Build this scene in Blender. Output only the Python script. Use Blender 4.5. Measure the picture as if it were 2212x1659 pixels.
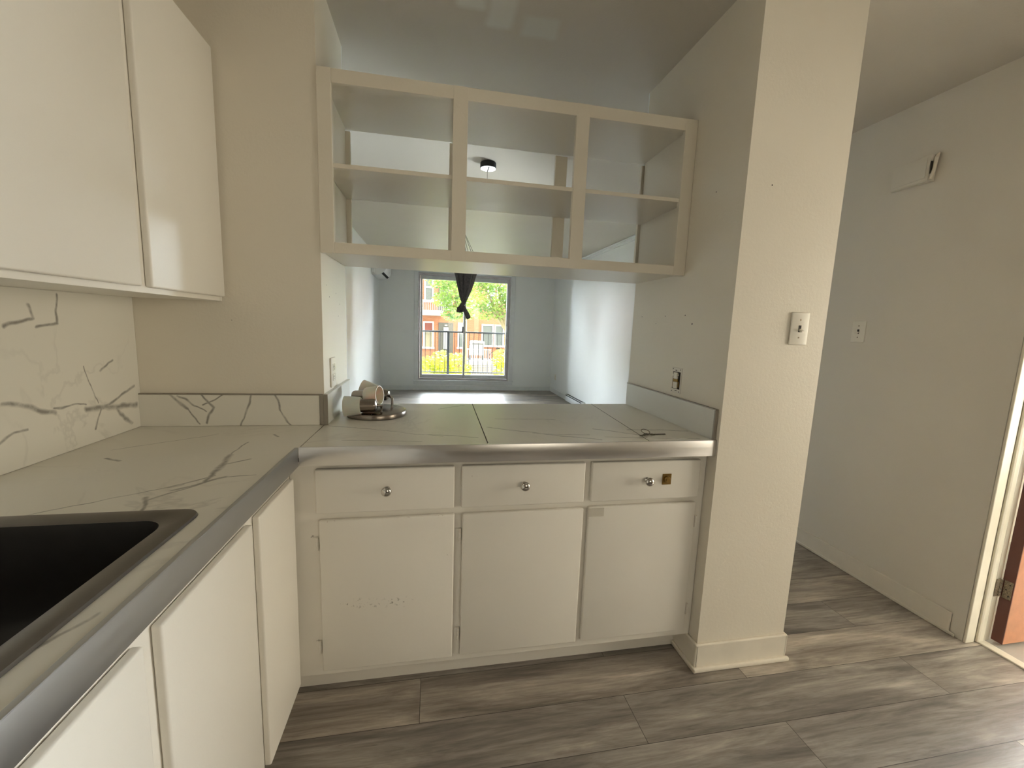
import bpy, bmesh, math, random
from mathutils import Vector, Matrix
PI = math.pi
for o in list(bpy.data.objects): bpy.data.objects.remove(o, do_unlink=True)
S = bpy.context.scene
COL = S.collection
random.seed(7)

# ------------------------------------------------------------------ camera
YAW, PITCH, ROLL = 0.190163, -0.137195, 0.036638
F = Vector((math.sin(YAW)*math.cos(PITCH), math.cos(YAW)*math.cos(PITCH), math.sin(PITCH)))
R0 = F.cross(Vector((0, 0, 1))).normalized(); U0 = R0.cross(F)
RR = R0*math.cos(ROLL) + U0*math.sin(ROLL); UU = U0*math.cos(ROLL) - R0*math.sin(ROLL)
cam = bpy.data.cameras.new('camera'); co = bpy.data.objects.new('camera', cam); COL.objects.link(co)
cam.sensor_fit = 'HORIZONTAL'; cam.sensor_width = 36; cam.lens = 36*900.58/2212
cam.clip_start = 0.02; cam.clip_end = 300
m = Matrix((( RR.x, UU.x, -F.x), (RR.y, UU.y, -F.y), (RR.z, UU.z, -F.z))).to_4x4()
m.translation = Vector((0.98622, -0.07954, 1.29341)); co.matrix_world = m
S.camera = co

# ------------------------------------------------------------------ light
w = bpy.data.worlds.new('world'); S.world = w; w.use_nodes = True
bg = w.node_tree.nodes['Background']; bg.inputs[1].default_value = 1.0
WN, WLk = w.node_tree.nodes, w.node_tree.links        # sky: warm haze on the sun's side, cool and bright to the north
tc = WN.new('ShaderNodeTexCoord'); sxw = WN.new('ShaderNodeSeparateXYZ'); WLk.new(tc.outputs['Generated'], sxw.inputs[0])
mr = WN.new('ShaderNodeMapRange'); mr.inputs['From Min'].default_value = -.05; mr.inputs['From Max'].default_value = .55; mr.interpolation_type = 'SMOOTHSTEP'
WLk.new(sxw.outputs[1], mr.inputs[0]); mw = WN.new('ShaderNodeMix'); mw.data_type = 'RGBA'; WLk.new(mr.outputs[0], mw.inputs[0])
SKY_S, SKY_N = 4.85, 60.0
mw.inputs[6].default_value = (1.0*SKY_S, .87*SKY_S, .69*SKY_S, 1); mw.inputs[7].default_value = (.88*SKY_N, .945*SKY_N, 1.0*SKY_N, 1)
WLk.new(mw.outputs[2], bg.inputs[0])
mx = WN.new('ShaderNodeMapRange'); mx.inputs['From Min'].default_value = .3; mx.inputs['From Max'].default_value = .95; mx.inputs['To Min'].default_value = 1.0; mx.inputs['To Max'].default_value = 2.6; mx.interpolation_type = 'SMOOTHSTEP'
WLk.new(sxw.outputs[0], mx.inputs[0]); WLk.new(mx.outputs[0], bg.inputs[1])
sd = bpy.data.lights.new('sun', 'SUN'); sd.energy = 3; sd.angle = math.radians(0.6); sd.color = (1, 0.90, 0.76)
so = bpy.data.objects.new('sun', sd); COL.objects.link(so)
so.rotation_euler = Vector((-0.40, 0.62, -0.68)).to_track_quat('-Z', 'Y').to_euler()
def portal(name, loc, d, sx, sy):
    l = bpy.data.lights.new(name, 'AREA'); l.shape = 'RECTANGLE'; l.size = sx; l.size_y = sy; l.cycles.is_portal = True
    o = bpy.data.objects.new(name, l); COL.objects.link(o); o.location = loc
    o.rotation_euler = Vector(d).to_track_quat('-Z', 'Z' if abs(d[2]) < .5 else 'Y').to_euler()
portal('daylight_living', (1.6, 8.42, 1.22), (0, -1, 0), 1.8, 2.06)
portal('daylight_kitchen', (2.35, -2.72, 1.5), (0, 1, 0), 1.5, 1.2)
portal('daylight_side', (5.31, .45, 1.25), (-1, 0, 0), 2.1, 1.9)
portal('daylight_added_window', (3.50, 4.05, 1.15), (-1, 0, 0), .7, .9)  # portal of the window added to brighten the living room
VS = S.view_settings
S.display_settings.display_device = 'sRGB'
VS.view_transform = 'Standard'; VS.look = 'None'; VS.gamma = 1; VS.use_curve_mapping = False
VS.exposure = 0.0

# ------------------------------------------------------------------ dimensions
CE = 2.43; HC = 0.91
X1, X2, X3, XR = 0.597, 2.0, 2.386, 3.28
YB, YR, YP, YW = 1.5257, 1.95, 1.2135, 8.178
XL2 = 3.38
YK = -2.6

# ------------------------------------------------------------------ material helpers
def mat(name):
    m = bpy.data.materials.new(name); m.use_nodes = True
    return m, m.node_tree.nodes, m.node_tree.links, m.node_tree.nodes['Principled BSDF']
def bump(N, L, b, h, s=0.2, d=0.01):
    n = N.new('ShaderNodeBump'); n.inputs['Strength'].default_value = s; n.inputs['Distance'].default_value = d
    L.new(h, n.inputs['Height']); L.new(n.outputs[0], b.inputs['Normal'])
def noise(N, L, vec, sc, det=3, rough=.5, dist=0):
    n = N.new('ShaderNodeTexNoise'); n.inputs['Scale'].default_value = sc; n.inputs['Detail'].default_value = det
    n.inputs['Roughness'].default_value = rough; n.inputs['Distortion'].default_value = dist
    if vec is not None: L.new(vec, n.inputs['Vector'])
    return n
def ramp(N, L, fac, stops):
    r = N.new('ShaderNodeValToRGB'); e = r.color_ramp.elements
    while len(e) < len(stops): e.new(0.5)
    for i, (p, c) in enumerate(stops):
        e[i].position = p; e[i].color = tuple(c)+(1,) if len(c) == 3 else c
    L.new(fac, r.inputs[0]); return r
def mix(N, L, fac, a, b, mode='MIX'):
    n = N.new('ShaderNodeMix'); n.data_type = 'RGBA'; n.blend_type = mode
    for s, v in ((n.inputs[0], fac), (n.inputs[6], a), (n.inputs[7], b)):
        if isinstance(v, (int, float)): s.default_value = v
        elif isinstance(v, tuple): s.default_value = v+(1,) if len(v) == 3 else v
        else: L.new(v, s)
    return n.outputs[2]
def geo(N): return N.new('ShaderNodeNewGeometry').outputs['Position']
def mth(N, L, op, a, b=None, clamp=False):
    n = N.new('ShaderNodeMath'); n.operation = op; n.use_clamp = clamp
    for i, v in enumerate((a, b)):
        if v is None: continue
        if isinstance(v, (int, float)): n.inputs[i].default_value = v
        else: L.new(v, n.inputs[i])
    return n.outputs[0]
def vm(N, L, op, a, b=None):
    n = N.new('ShaderNodeVectorMath'); n.operation = op
    for i, v in enumerate((a, b)):
        if v is None: continue
        if isinstance(v, (tuple, Vector)): n.inputs[i].default_value = tuple(v)
        elif isinstance(v, (int, float)): n.inputs['Scale'].default_value = v
        else: L.new(v, n.inputs['Scale'] if (op == 'SCALE' and i == 1) else n.inputs[i])
    return n.outputs['Value'] if op in ('LENGTH', 'DOT_PRODUCT', 'DISTANCE') else n.outputs[0]
def seg(N, L, P, a, b, w):                      # distance to a stroke, in stroke widths
    a = Vector(a); b = Vector(b); ba = b-a
    pa = vm(N, L, 'SUBTRACT', P, a)
    h = mth(N, L, 'DIVIDE', vm(N, L, 'DOT_PRODUCT', pa, ba), ba.dot(ba), True)
    s = N.new('ShaderNodeVectorMath'); s.operation = 'SCALE'; s.inputs[0].default_value = ba; L.new(h, s.inputs['Scale'])
    return mth(N, L, 'DIVIDE', vm(N, L, 'LENGTH', vm(N, L, 'SUBTRACT', pa, s.outputs[0])), w)
def plain(name, col, rough=.5, metal=0, bumpn=0, spec=.5, var=.04, scale=12):
    m, N, L, b = mat(name)
    P = geo(N); n = noise(N, L, P, scale, 4)
    c2 = tuple(max(0, c*(1-var*3)) for c in col); c1 = tuple(min(1, c*(1+var)) for c in col)
    r = ramp(N, L, n.outputs['Fac'], [(.25, c2), (.7, c1)])
    L.new(r.outputs[0], b.inputs['Base Color'])
    b.inputs['Roughness'].default_value = rough; b.inputs['Metallic'].default_value = metal
    b.inputs['Specular IOR Level'].default_value = spec
    if bumpn:
        n2 = noise(N, L, P, 160, 3); bump(N, L, b, n2.outputs['Fac'], bumpn, .003)
    return m
def paint(name, col, rough=.5, rollr=.12, spots=(), patches=(), stains=(), blocks=()):
    m, N, L, b = mat(name)
    P = geo(N); n = noise(N, L, P, 2.2, 4)
    r = ramp(N, L, n.outputs['Fac'], [(.3, tuple(c*.965 for c in col)), (.7, col)])
    c = r.outputs[0]
    for (p, q, wd, col2, sh) in patches:        # fresh plaster or paint patches: strokes with a hard edge
        n3 = noise(N, L, P, 5, 3)
        dv = vm(N, L, 'ADD', P, vm(N, L, 'SCALE', vm(N, L, 'SUBTRACT', n3.outputs['Color'], (.5, .5, .5)), .12))
        d = seg(N, L, dv, p, q, wd)
        f = mth(N, L, 'MULTIPLY', mth(N, L, 'MULTIPLY', mth(N, L, 'SUBTRACT', 1.0, d), sh, True), 1.0, True)
        c = mix(N, L, f, c, col2)
    if blocks:                                  # lighter blocks of colour on the ceiling
        n5 = noise(N, L, P, 4, 4); sp_ = N.new('ShaderNodeSeparateXYZ')
        L.new(vm(N, L, 'ADD', P, vm(N, L, 'SCALE', vm(N, L, 'SUBTRACT', n5.outputs['Color'], (.5, .5, .5)), .07)), sp_.inputs[0])
        for (xa, xb, ya, yb, col2) in blocks:
            fx_ = mth(N, L, 'SUBTRACT', (xb-xa)/2, mth(N, L, 'ABSOLUTE', mth(N, L, 'SUBTRACT', sp_.outputs[0], (xa+xb)/2)))
            fy_ = mth(N, L, 'SUBTRACT', (yb-ya)/2, mth(N, L, 'ABSOLUTE', mth(N, L, 'SUBTRACT', sp_.outputs[1], (ya+yb)/2)))
            f = mth(N, L, 'MULTIPLY', mth(N, L, 'MULTIPLY', fx_, 40, True), mth(N, L, 'MULTIPLY', fy_, 40, True))
            c = mix(N, L, f, c, col2)
    if stains:
        n4 = noise(N, L, P, 60, 5, .7)
        for (p, q, wd, col2) in stains:
            d = seg(N, L, P, p, q, wd)
            f = mth(N, L, 'MULTIPLY', mth(N, L, 'SUBTRACT', 1.0, d, True), mth(N, L, 'MULTIPLY', mth(N, L, 'SUBTRACT', n4.outputs['Fac'], .57), 12, True), True)
            c = mix(N, L, f, c, col2)
    for (p, rad) in spots:                      # nail holes
        f = mth(N, L, 'LESS_THAN', vm(N, L, 'DISTANCE', P, p), rad*.6)
        c = mix(N, L, f, c, (.05, .04, .03))
    L.new(c, b.inputs['Base Color']); b.inputs['Roughness'].default_value = rough
    n2 = noise(N, L, P, 110, 4, .6); bump(N, L, b, n2.outputs['Fac'], rollr, .004)
    return m
CREAM = (.80, .74, .63)
DOORW = (.86, .82, .745)
spots_k = [((2, 1.853, 1.364), .004), ((2, 1.642, 1.363), .004), ((2, 1.716, 1.331), .003), ((2, 1.491, 1.364), .005), ((2, 1.439, 1.329), .006),
           ((2, 1.368, 1.808), .004), ((2.098, 1.2135, 1.794), .004), ((.597, 1.60, 1.42), .004), ((.597, 1.64, 1.38), .005), ((.597, 1.75, 1.40), .004),
           ((.597, 1.82, 1.36), .005), ((.597, 1.79, 1.31), .004), ((.305, 1.5257, 1.28), .002)]
M = {}
M['wall'] = paint('cream_wall_paint', CREAM, .42, .16, spots_k, stains=[((2.243, 1.2135, .642), (2.28, 1.2135, .61), .03, (.68, .62, .52)), ((2.30, 1.2135, .72), (2.297, 1.2135, .62), .012, (.62, .57, .47)),
            ((2.07, 1.2135, .30), (2.09, 1.2135, .52), .02, (.86, .8, .68))])
M['hall'] = paint('corridor_wall_paint', (.73, .685, .605), .5, .12)
M['white'] = paint('living_room_wall_paint', (.89, .92, .915), .42, .12)
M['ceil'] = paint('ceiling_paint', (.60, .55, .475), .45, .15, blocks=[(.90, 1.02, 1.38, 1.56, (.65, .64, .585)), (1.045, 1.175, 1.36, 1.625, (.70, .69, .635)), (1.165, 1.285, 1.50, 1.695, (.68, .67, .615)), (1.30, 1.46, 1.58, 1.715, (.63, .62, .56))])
M['ceil2'] = paint('living_room_ceiling_paint', (.80, .77, .70), .35, .12)
M['trim'] = plain('cream_gloss_trim', (.82, .76, .65), .35, 0, .05, var=.02)
M['cab'] = paint('cabinet_enamel', DOORW, .36, .05, stains=[((.71, 1.249, .372), (.92, 1.249, .363), .022, (.22, .19, .14)), ((1.044, 1.249, .521), (1.046, 1.249, .515), .012, (.18, .15, .12)),
     ((1.463, 1.249, .312), (1.49, 1.249, .307), .004, (.22, .16, .11)), ((.66, 1.249, .661), (.70, 1.249, .6615), .006, (.3, .2, .12)), ((.78, 1.249, .663), (1.03, 1.249, .664), .0035, (.35, .27, .19)),
     ((1.12, 1.249, .80), (1.13, 1.249, .795), .007, (.3, .25, .2)), ((.60, 1.267, .80), (.602, 1.267, .798), .004, (.15, .12, .1)), ((.61, 1.267, .60), (.622, 1.267, .612), .008, (.15, .12, .1)),
     ((.625, 1.267, .235), (.628, 1.267, .245), .008, (.15, .12, .1))])
M['shelfp'] = paint('shelf_gloss_paint', (.79, .73, .62), .30, .1, [((.62, YB, 1.54), .004), ((1.982, YB, 1.54), .004), ((1.80, YB, 1.54), .002)])
M['alu'] = None
def brushed(name, col, rough, axis):
    m, N, L, b = mat(name); P = geo(N)
    mp = N.new('ShaderNodeMapping'); L.new(P, mp.inputs[0]); mp.inputs['Scale'].default_value = axis
    n = noise(N, L, mp.outputs[0], 1, 4, .6)
    r = ramp(N, L, n.outputs['Fac'], [(.2, tuple(c*.95 for c in col)), (.8, col)]); L.new(r.outputs[0], b.inputs['Base Color'])
    b.inputs['Metallic'].default_value = 1
    rr = ramp(N, L, n.outputs['Fac'], [(.3, (rough*.93,)*3), (.7, (rough*1.07,)*3)]); L.new(rr.outputs[0], b.inputs['Roughness'])
    bump(N, L, b, n.outputs['Fac'], .04, .001)
    return m
M['nose'] = brushed('brushed_aluminium', (.66, .64, .62), .30, (3, 3, 300))
M['nosel'] = brushed('brushed_aluminium_edge', (.50, .515, .54), .40, (3, 3, 300))
M['edgetrim'] = brushed('brown_grey_metal_trim', (.36, .33, .29), .42, (3, 3, 300))
M['nickel'] = brushed('satin_nickel', (.27, .235, .20), .26, (40, 40, 40))
M['knob'] = plain('polished_steel', (.55, .53, .50), .14, 1, var=.01)
M['brass'] = plain('tarnished_brass', (.30, .19, .06), .42, 1, .1)
M['white_plastic'] = plain('ivory_plastic', (.80, .76, .67), .3, var=.01)
M['plastic2'] = plain('white_plastic', (.86, .87, .86), .35, var=.01)
M['alufr'] = plain('grey_aluminium_frame', (.64, .66, .67), .45, .3, .05)
M['mauvefr'] = plain('weathered_frame_paint', (.56, .53, .54), .5, .1, .1)
M['black'] = plain('black_metal', (.012, .013, .014), .6, spec=.25)
M['dark'] = plain('dark_gap', (.03, .025, .02), .8)
M['sink'] = plain('dark_graphite_steel', (.035, .032, .030), .33, .25, .06)
M['sinkrim'] = plain('graphite_steel_rim', (.15, .135, .12), .36, .7, .04)
M['cloth'] = plain('charcoal_fabric', (.07, .065, .068), .85, 0, .6, var=.2, scale=60)
M['wood'] = plain('reddish_brown_door_wood', (.42, .17, .075), .4, 0, .05, var=.06, scale=25)
M['wooddark'] = plain('dark_brown_door_edge', (.10, .022, .012), .45, 0, .05)
M['rust'] = plain('worn_hinge_metal', (.30, .24, .17), .5, .6, .3, var=.25, scale=200)
M['frost'] = plain('frosted_glass_shade', (.62, .60, .53), .35, var=.01)
M['frost'].node_tree.nodes['Principled BSDF'].inputs['Subsurface Weight'].default_value = .25
M['tape'] = plain('clear_tape', (.62, .58, .5), .2)
M['lit'] = plain('mirror_disc', (.9, .92, .95), .08, 1, var=0)
M['tile'] = plain('grey_floor_tile', (.42, .39, .35), .25, 0, .1, scale=6)
M['brickext'] = None

def marble(name, segs, seed=0.0, base=(.80, .77, .69), flat=(1, 1, 0)):
    m, N, L, b = mat(name); P = geo(N)
    off = vm(N, L, 'ADD', P, (seed, seed*1.7, seed*.6))
    nz = noise(N, L, off, 7, 3, .5)
    dis = vm(N, L, 'SCALE', vm(N, L, 'SUBTRACT', nz.outputs['Color'], (.5, .5, .5)), .055)
    dis = vm(N, L, 'MULTIPLY', dis, Vector(flat))
    Pd = vm(N, L, 'ADD', P, dis)
    vein = None
    for (a, c, wd) in segs:
        d = seg(N, L, Pd, a, c, wd*.95)
        vein = d if vein is None else mth(N, L, 'MINIMUM', vein, d)
    n1 = noise(N, L, off, 2.4, 5, .55, .8)
    ridge = mth(N, L, 'MULTIPLY', mth(N, L, 'ABSOLUTE', mth(N, L, 'SUBTRACT', n1.outputs['Fac'], .5)), 55)
    n2 = noise(N, L, off, 1.5, 2)
    mask = mth(N, L, 'MULTIPLY', mth(N, L, 'SUBTRACT', n2.outputs['Fac'], .50), 5, True)
    soft = mth(N, L, 'MULTIPLY', mth(N, L, 'SUBTRACT', 1.0, ridge, True), mask)
    soft = mth(N, L, 'MULTIPLY', soft, .30)
    f = soft
    if vein is not None:
        n3 = noise(N, L, off, 22, 4, .7)
        amp = mth(N, L, 'MULTIPLY', mth(N, L, 'SUBTRACT', n3.outputs['Fac'], .12), 2.2, True)
        vf = mth(N, L, 'MULTIPLY', mth(N, L, 'MULTIPLY', mth(N, L, 'SUBTRACT', 1.0, vein, True), 1.3, True), amp)
        f = mth(N, L, 'MAXIMUM', f, vf)
    big = noise(N, L, off, 1.2, 3)
    bc = ramp(N, L, big.outputs['Fac'], [(.3, tuple(x*.93 for x in base)), (.7, base)])
    c = mix(N, L, f, bc.outputs[0], (.27, .25, .22))
    L.new(c, b.inputs['Base Color']); b.inputs['Roughness'].default_value = .30
    return m
z = HC
M['mtop'] = marble('marble_laminate', [((.41, .86, z), (.47, .96, z), .006), ((.47, .96, z), (.45, 1.06, z), .010), ((.45, 1.06, z), (.435, 1.17, z), .012), ((.435, 1.17, z), (.43, 1.30, z), .004),
    ((.44, 1.08, z), (.50, 1.13, z), .005), ((.43, .92, z), (.50, .99, z), .009), ((.50, .99, z), (.56, 1.0, z), .004), ((.40, .88, z), (.43, .80, z), .007), ((.47, 1.0, z), (.40, .93, z), .005),
    ((.14, 1.16, z), (.19, 1.13, z), .007), ((.30, 1.40, z), (.10, 1.24, z), .003), ((.43, .95, z), (.2, .78, z), .003), ((.56, .5, z), (.5, .3, z), .005), ((.50, 1.36, z), (.47, 1.39, z), .005)], 0)
M['mpen'] = marble('marble_laminate_peninsula', [((1.20, 1.45, z), (1.57, 1.26, z), .006), ((1.35, 1.36, z), (1.55, 1.33, z), .004), ((1.60, 1.42, z), (1.78, 1.30, z), .006), ((1.74, 1.40, z), (1.97, 1.37, z), .008),
    ((1.60, 1.30, z), (1.95, 1.25, z), .004), ((.62, 1.50, z), (.78, 1.44, z), .006), ((.78, 1.44, z), (1.02, 1.33, z), .003), ((.95, 1.36, z), (1.15, 1.32, z), .004),
    ((1.02, 1.80, z), (1.14, 1.90, z), .005), ((1.25, 1.60, z), (1.50, 1.58, z), .004), ((.70, 1.30, z), (.95, 1.27, z), .003)], 3.1)
M['mback'] = marble('marble_splash', [((.11, YB-.0125, 1.022), (.16, YB-.0125, .97), .007), ((.16, YB-.0125, .97), (.19, YB-.0125, .912), .004), ((.13, YB-.0125, 1.02), (.22, YB-.0125, .955), .004), ((.20, YB-.0125, 1.022), (.24, YB-.0125, .97), .005), ((.24, YB-.0125, .97), (.215, YB-.0125, .912), .005),
    ((.29, YB-.0125, 1.022), (.21, YB-.0125, .98), .004), ((.355, YB-.0125, 1.022), (.32, YB-.0125, .912), .004), ((.435, YB-.0125, 1.022), (.45, YB-.0125, .97), .006), ((.45, YB-.0125, .97), (.49, YB-.0125, .912), .004)], 5.3, flat=(1, 0, 1))
M['mleft'] = marble('marble_wall_panel', [((.012, 1.06, 1.07), (.012, 1.20, 1.03), .009), ((.012, 1.20, 1.04), (.012, 1.30, 1.025), .004), ((.012, 1.30, 1.01), (.012, 1.51, .985), .011), ((.012, 1.36, 1.0), (.012, 1.50, 1.05), .007), ((.012, 1.42, .99), (.012, 1.48, .93), .007),
    ((.012, 1.15, 1.31), (.012, 1.16, 1.27), .006), ((.012, 1.16, 1.27), (.012, 1.10, 1.25), .007), ((.012, 1.24, 1.33), (.012, 1.235, 1.26), .005), ((.012, 1.235, 1.26), (.012, 1.17, 1.245), .006), ((.012, 1.36, 1.12), (.012, 1.42, 1.15), .005),
    ((.012, 1.30, 1.14), (.012, 1.34, 1.02), .003), ((.012, 1.05, .98), (.012, 1.12, 1.0), .005), ((.012, 1.35, 1.0), (.012, 1.33, .95), .005)], 8.2, flat=(0, 1, 1))

# floor planks run along X
def floor_mat():
    m, N, L, b = mat('vinyl_plank_floor'); P = geo(N)
    mp = N.new('ShaderNodeMapping'); L.new(P, mp.inputs[0]); mp.inputs['Location'].default_value = (-.45, -.787, 0)
    br = N.new('ShaderNodeTexBrick'); L.new(mp.outputs[0], br.inputs['Vector'])
    br.offset = .586; br.offset_frequency = 2; br.squash = 1
    br.inputs['Color1'].default_value = (0, 0, 0, 1); br.inputs['Color2'].default_value = (1, 1, 1, 1); br.inputs['Mortar'].default_value = (.5, .5, .5, 1)
    br.inputs['Scale'].default_value = 1; br.inputs['Brick Width'].default_value = 1.22; br.inputs['Row Height'].default_value = .178
    br.inputs['Mortar Size'].default_value = .0009; br.inputs['Mortar Smooth'].default_value = 0
    # grain offset per plank
    sc = vm(N, L, 'SCALE', br.outputs['Color'], 9.0)
    g = vm(N, L, 'ADD', P, sc)
    m2 = N.new('ShaderNodeMapping'); L.new(g, m2.inputs[0]); m2.inputs['Scale'].default_value = (1.3, 9, 1)
    n1 = noise(N, L, m2.outputs[0], 1.4, 6, .62, .6)
    m3 = N.new('ShaderNodeMapping'); L.new(g, m3.inputs[0]); m3.inputs['Scale'].default_value = (6, 90, 1)
    n2 = noise(N, L, m3.outputs[0], 1.0, 5, .7)
    m4 = N.new('ShaderNodeMapping'); L.new(g, m4.inputs[0]); m4.inputs['Scale'].default_value = (3, 24, 1)
    n3 = noise(N, L, m4.outputs[0], 1.2, 4, .6, 1.5)
    c1 = ramp(N, L, n1.outputs['Fac'], [(.28, (.13, .112, .10)), (.46, (.255, .228, .205)), (.60, (.40, .362, .325)), (.78, (.66, .60, .54))])
    tone = ramp(N, L, br.outputs['Color'], [(0, (.78, .78, .78)), (.5, (1, .98, .95)), (1, (1.35, 1.3, 1.22))])
    c = mix(N, L, 1.0, c1.outputs[0], tone.outputs[0], 'MULTIPLY')
    fg = ramp(N, L, n2.outputs['Fac'], [(.30, (.62, .60, .58)), (.55, (1, 1, 1)), (.75, (1.2, 1.18, 1.15))])
    c = mix(N, L, .85, c, fg.outputs[0], 'MULTIPLY')
    kn = ramp(N, L, n3.outputs['Fac'], [(.22, (.45, .42, .40)), (.36, (1, 1, 1))])
    c = mix(N, L, .8, c, kn.outputs[0], 'MULTIPLY')
    c = mix(N, L, br.outputs['Fac'], c, (.04, .03, .025))
    L.new(c, b.inputs['Base Color'])
    rr = ramp(N, L, n2.outputs['Fac'], [(.3, (.42,)*3), (.7, (.30,)*3)]); L.new(rr.outputs[0], b.inputs['Roughness'])
    bump(N, L, b, n2.outputs['Fac'], .12, .002)
    return m
M['floor'] = floor_mat()
def brick_mat(name, c1, c2, mortar):
    m, N, L, b = mat(name); P = geo(N)
    sx = N.new('ShaderNodeSeparateXYZ'); L.new(P, sx.inputs[0]); cx = N.new('ShaderNodeCombineXYZ')
    L.new(sx.outputs[0], cx.inputs[0]); L.new(sx.outputs[2], cx.inputs[1])
    br = N.new('ShaderNodeTexBrick'); L.new(cx.outputs[0], br.inputs['Vector']); br.inputs['Scale'].default_value = 1
    br.inputs['Brick Width'].default_value = .21; br.inputs['Row Height'].default_value = .075; br.inputs['Mortar Size'].default_value = .008
    br.inputs['Color1'].default_value = c1+(1,); br.inputs['Color2'].default_value = c2+(1,); br.inputs['Mortar'].default_value = mortar+(1,)
    L.new(br.outputs[0], b.inputs['Base Color']); b.inputs['Roughness'].default_value = .85; return m
M['brick'] = brick_mat('orange_brick', (.40, .15, .07), (.33, .12, .06), (.34, .25, .19))
M['wframe'] = plain('white_window_paint', (.85, .86, .86), .5)
M['glassdark'] = plain('street_window_glass', (.12, .15, .16), .08)
M['curtred'] = plain('red_blind', (.22, .07, .06), .7)
M['concrete'] = plain('pale_concrete', (.40, .40, .39), .8, 0, .3)
M['greyrail'] = plain('pale_painted_metal', (.42, .47, .50), .5)
M['porchdark'] = plain('dark_paint_and_shade', (.10, .105, .10), .7)  # dark grey paint, also used as the porch recess's painted shade
def leaf_mat(name, a, bcol):
    m, N, L, b = mat(name); n = noise(N, L, geo(N), 2.2, 3)
    r = ramp(N, L, n.outputs['Fac'], [(.3, a), (.68, bcol)]); L.new(r.outputs[0], b.inputs['Base Color'])
    b.inputs['Roughness'].default_value = .5
    t = N.new('ShaderNodeBsdfTranslucent'); L.new(r.outputs[0], t.inputs[0])
    x = N.new('ShaderNodeMixShader'); x.inputs[0].default_value = .4
    L.new(b.outputs[0], x.inputs[1]); L.new(t.outputs[0], x.inputs[2]); L.new(x.outputs[0], N['Material Output'].inputs[0]); return m
M['leaf'] = leaf_mat('tree_leaves', (.05, .13, .03), (.24, .32, .06))
M['leafy'] = leaf_mat('shrub_leaves', (.26, .30, .02), (.50, .50, .04))
M['bark'] = plain('grey_bark', (.24, .19, .13), .9, 0, .6)
M['ground'] = plain('street_asphalt', (.30, .30, .30), .9, 0, .3, scale=3)
M['grass'] = plain('lawn', (.20, .33, .07), .9, 0, .5, scale=8)
def glass_mat():
    m, N, L, b = mat('clear_pane')
    N.remove(b); t = N.new('ShaderNodeBsdfTransparent'); t.inputs[0].default_value = (.93, .95, .95, 1)
    g = N.new('ShaderNodeBsdfGlossy'); g.inputs['Roughness'].default_value = .02
    f = N.new('ShaderNodeFresnel'); f.inputs[0].default_value = 1.45
    x = N.new('ShaderNodeMixShader'); L.new(f.outputs[0], x.inputs[0]); L.new(t.outputs[0], x.inputs[1]); L.new(g.outputs[0], x.inputs[2])
    L.new(x.outputs[0], N['Material Output'].inputs[0]); return m
M['glass'] = glass_mat()

# ------------------------------------------------------------------ mesh helpers
def B(): return bmesh.new()
def box(bm, x0, x1, y0, y1, z0, z1, bev=0, seg_=2, M4=None):
    vs = [bm.verts.new((x, y, zz)) for x in (x0, x1) for y in (y0, y1) for zz in (z0, z1)]
    fs = [(0, 1, 3, 2), (4, 6, 7, 5), (0, 4, 5, 1), (2, 3, 7, 6), (0, 2, 6, 4), (1, 5, 7, 3)]
    faces = [bm.faces.new([vs[i] for i in f]) for f in fs]
    if M4 is not None: bmesh.ops.transform(bm, matrix=M4, verts=vs)
    if bev:
        es = list({e for f in faces for e in f.edges})
        bmesh.ops.bevel(bm, geom=es, offset=bev, segments=seg_, affect='EDGES', profile=.5)
    return bm
def lathe(bm, prof, M4=None, n=32):
    rings = []
    for r, h in prof:
        if r < 1e-6: rings.append([bm.verts.new((0, 0, h))])
        else: rings.append([bm.verts.new((r*math.cos(2*PI*i/n), r*math.sin(2*PI*i/n), h)) for i in range(n)])
    for a, b in zip(rings, rings[1:]):
        for i in range(n):
            j = (i+1) % n
            if len(a) == 1 and len(b) == 1: continue
            if len(a) == 1: bm.faces.new((a[0], b[i], b[j]))
            elif len(b) == 1: bm.faces.new((a[i], a[j], b[0]))
            else: bm.faces.new((a[i], a[j], b[j], b[i]))
    vs = [v for r in rings for v in r]
    if M4 is not None: bmesh.ops.transform(bm, matrix=M4, verts=vs)
    return bm
def tube(bm, pts, r, n=10):
    pts = [Vector(p) for p in pts]; rings = []
    for i, p in enumerate(pts):
        d = (pts[min(i+1, len(pts)-1)]-pts[max(i-1, 0)]).normalized()
        q = d.to_track_quat('Z', 'Y'); rr = r[i] if isinstance(r, (list, tuple)) else r
        rings.append([bm.verts.new(p + q @ Vector((rr*math.cos(2*PI*k/n), rr*math.sin(2*PI*k/n), 0))) for k in range(n)])
    for a, b in zip(rings, rings[1:]):
        for k in range(n): bm.faces.new((a[k], a[(k+1) % n], b[(k+1) % n], b[k]))
    bm.faces.new(rings[0][::-1]); bm.faces.new(rings[-1]); return bm
def axis(p, d):                                  # local Z along d, origin p
    q = Vector(d).normalized().to_track_quat('Z', 'Y'); mm = q.to_matrix().to_4x4(); mm.translation = Vector(p); return mm
WL = {}
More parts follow.
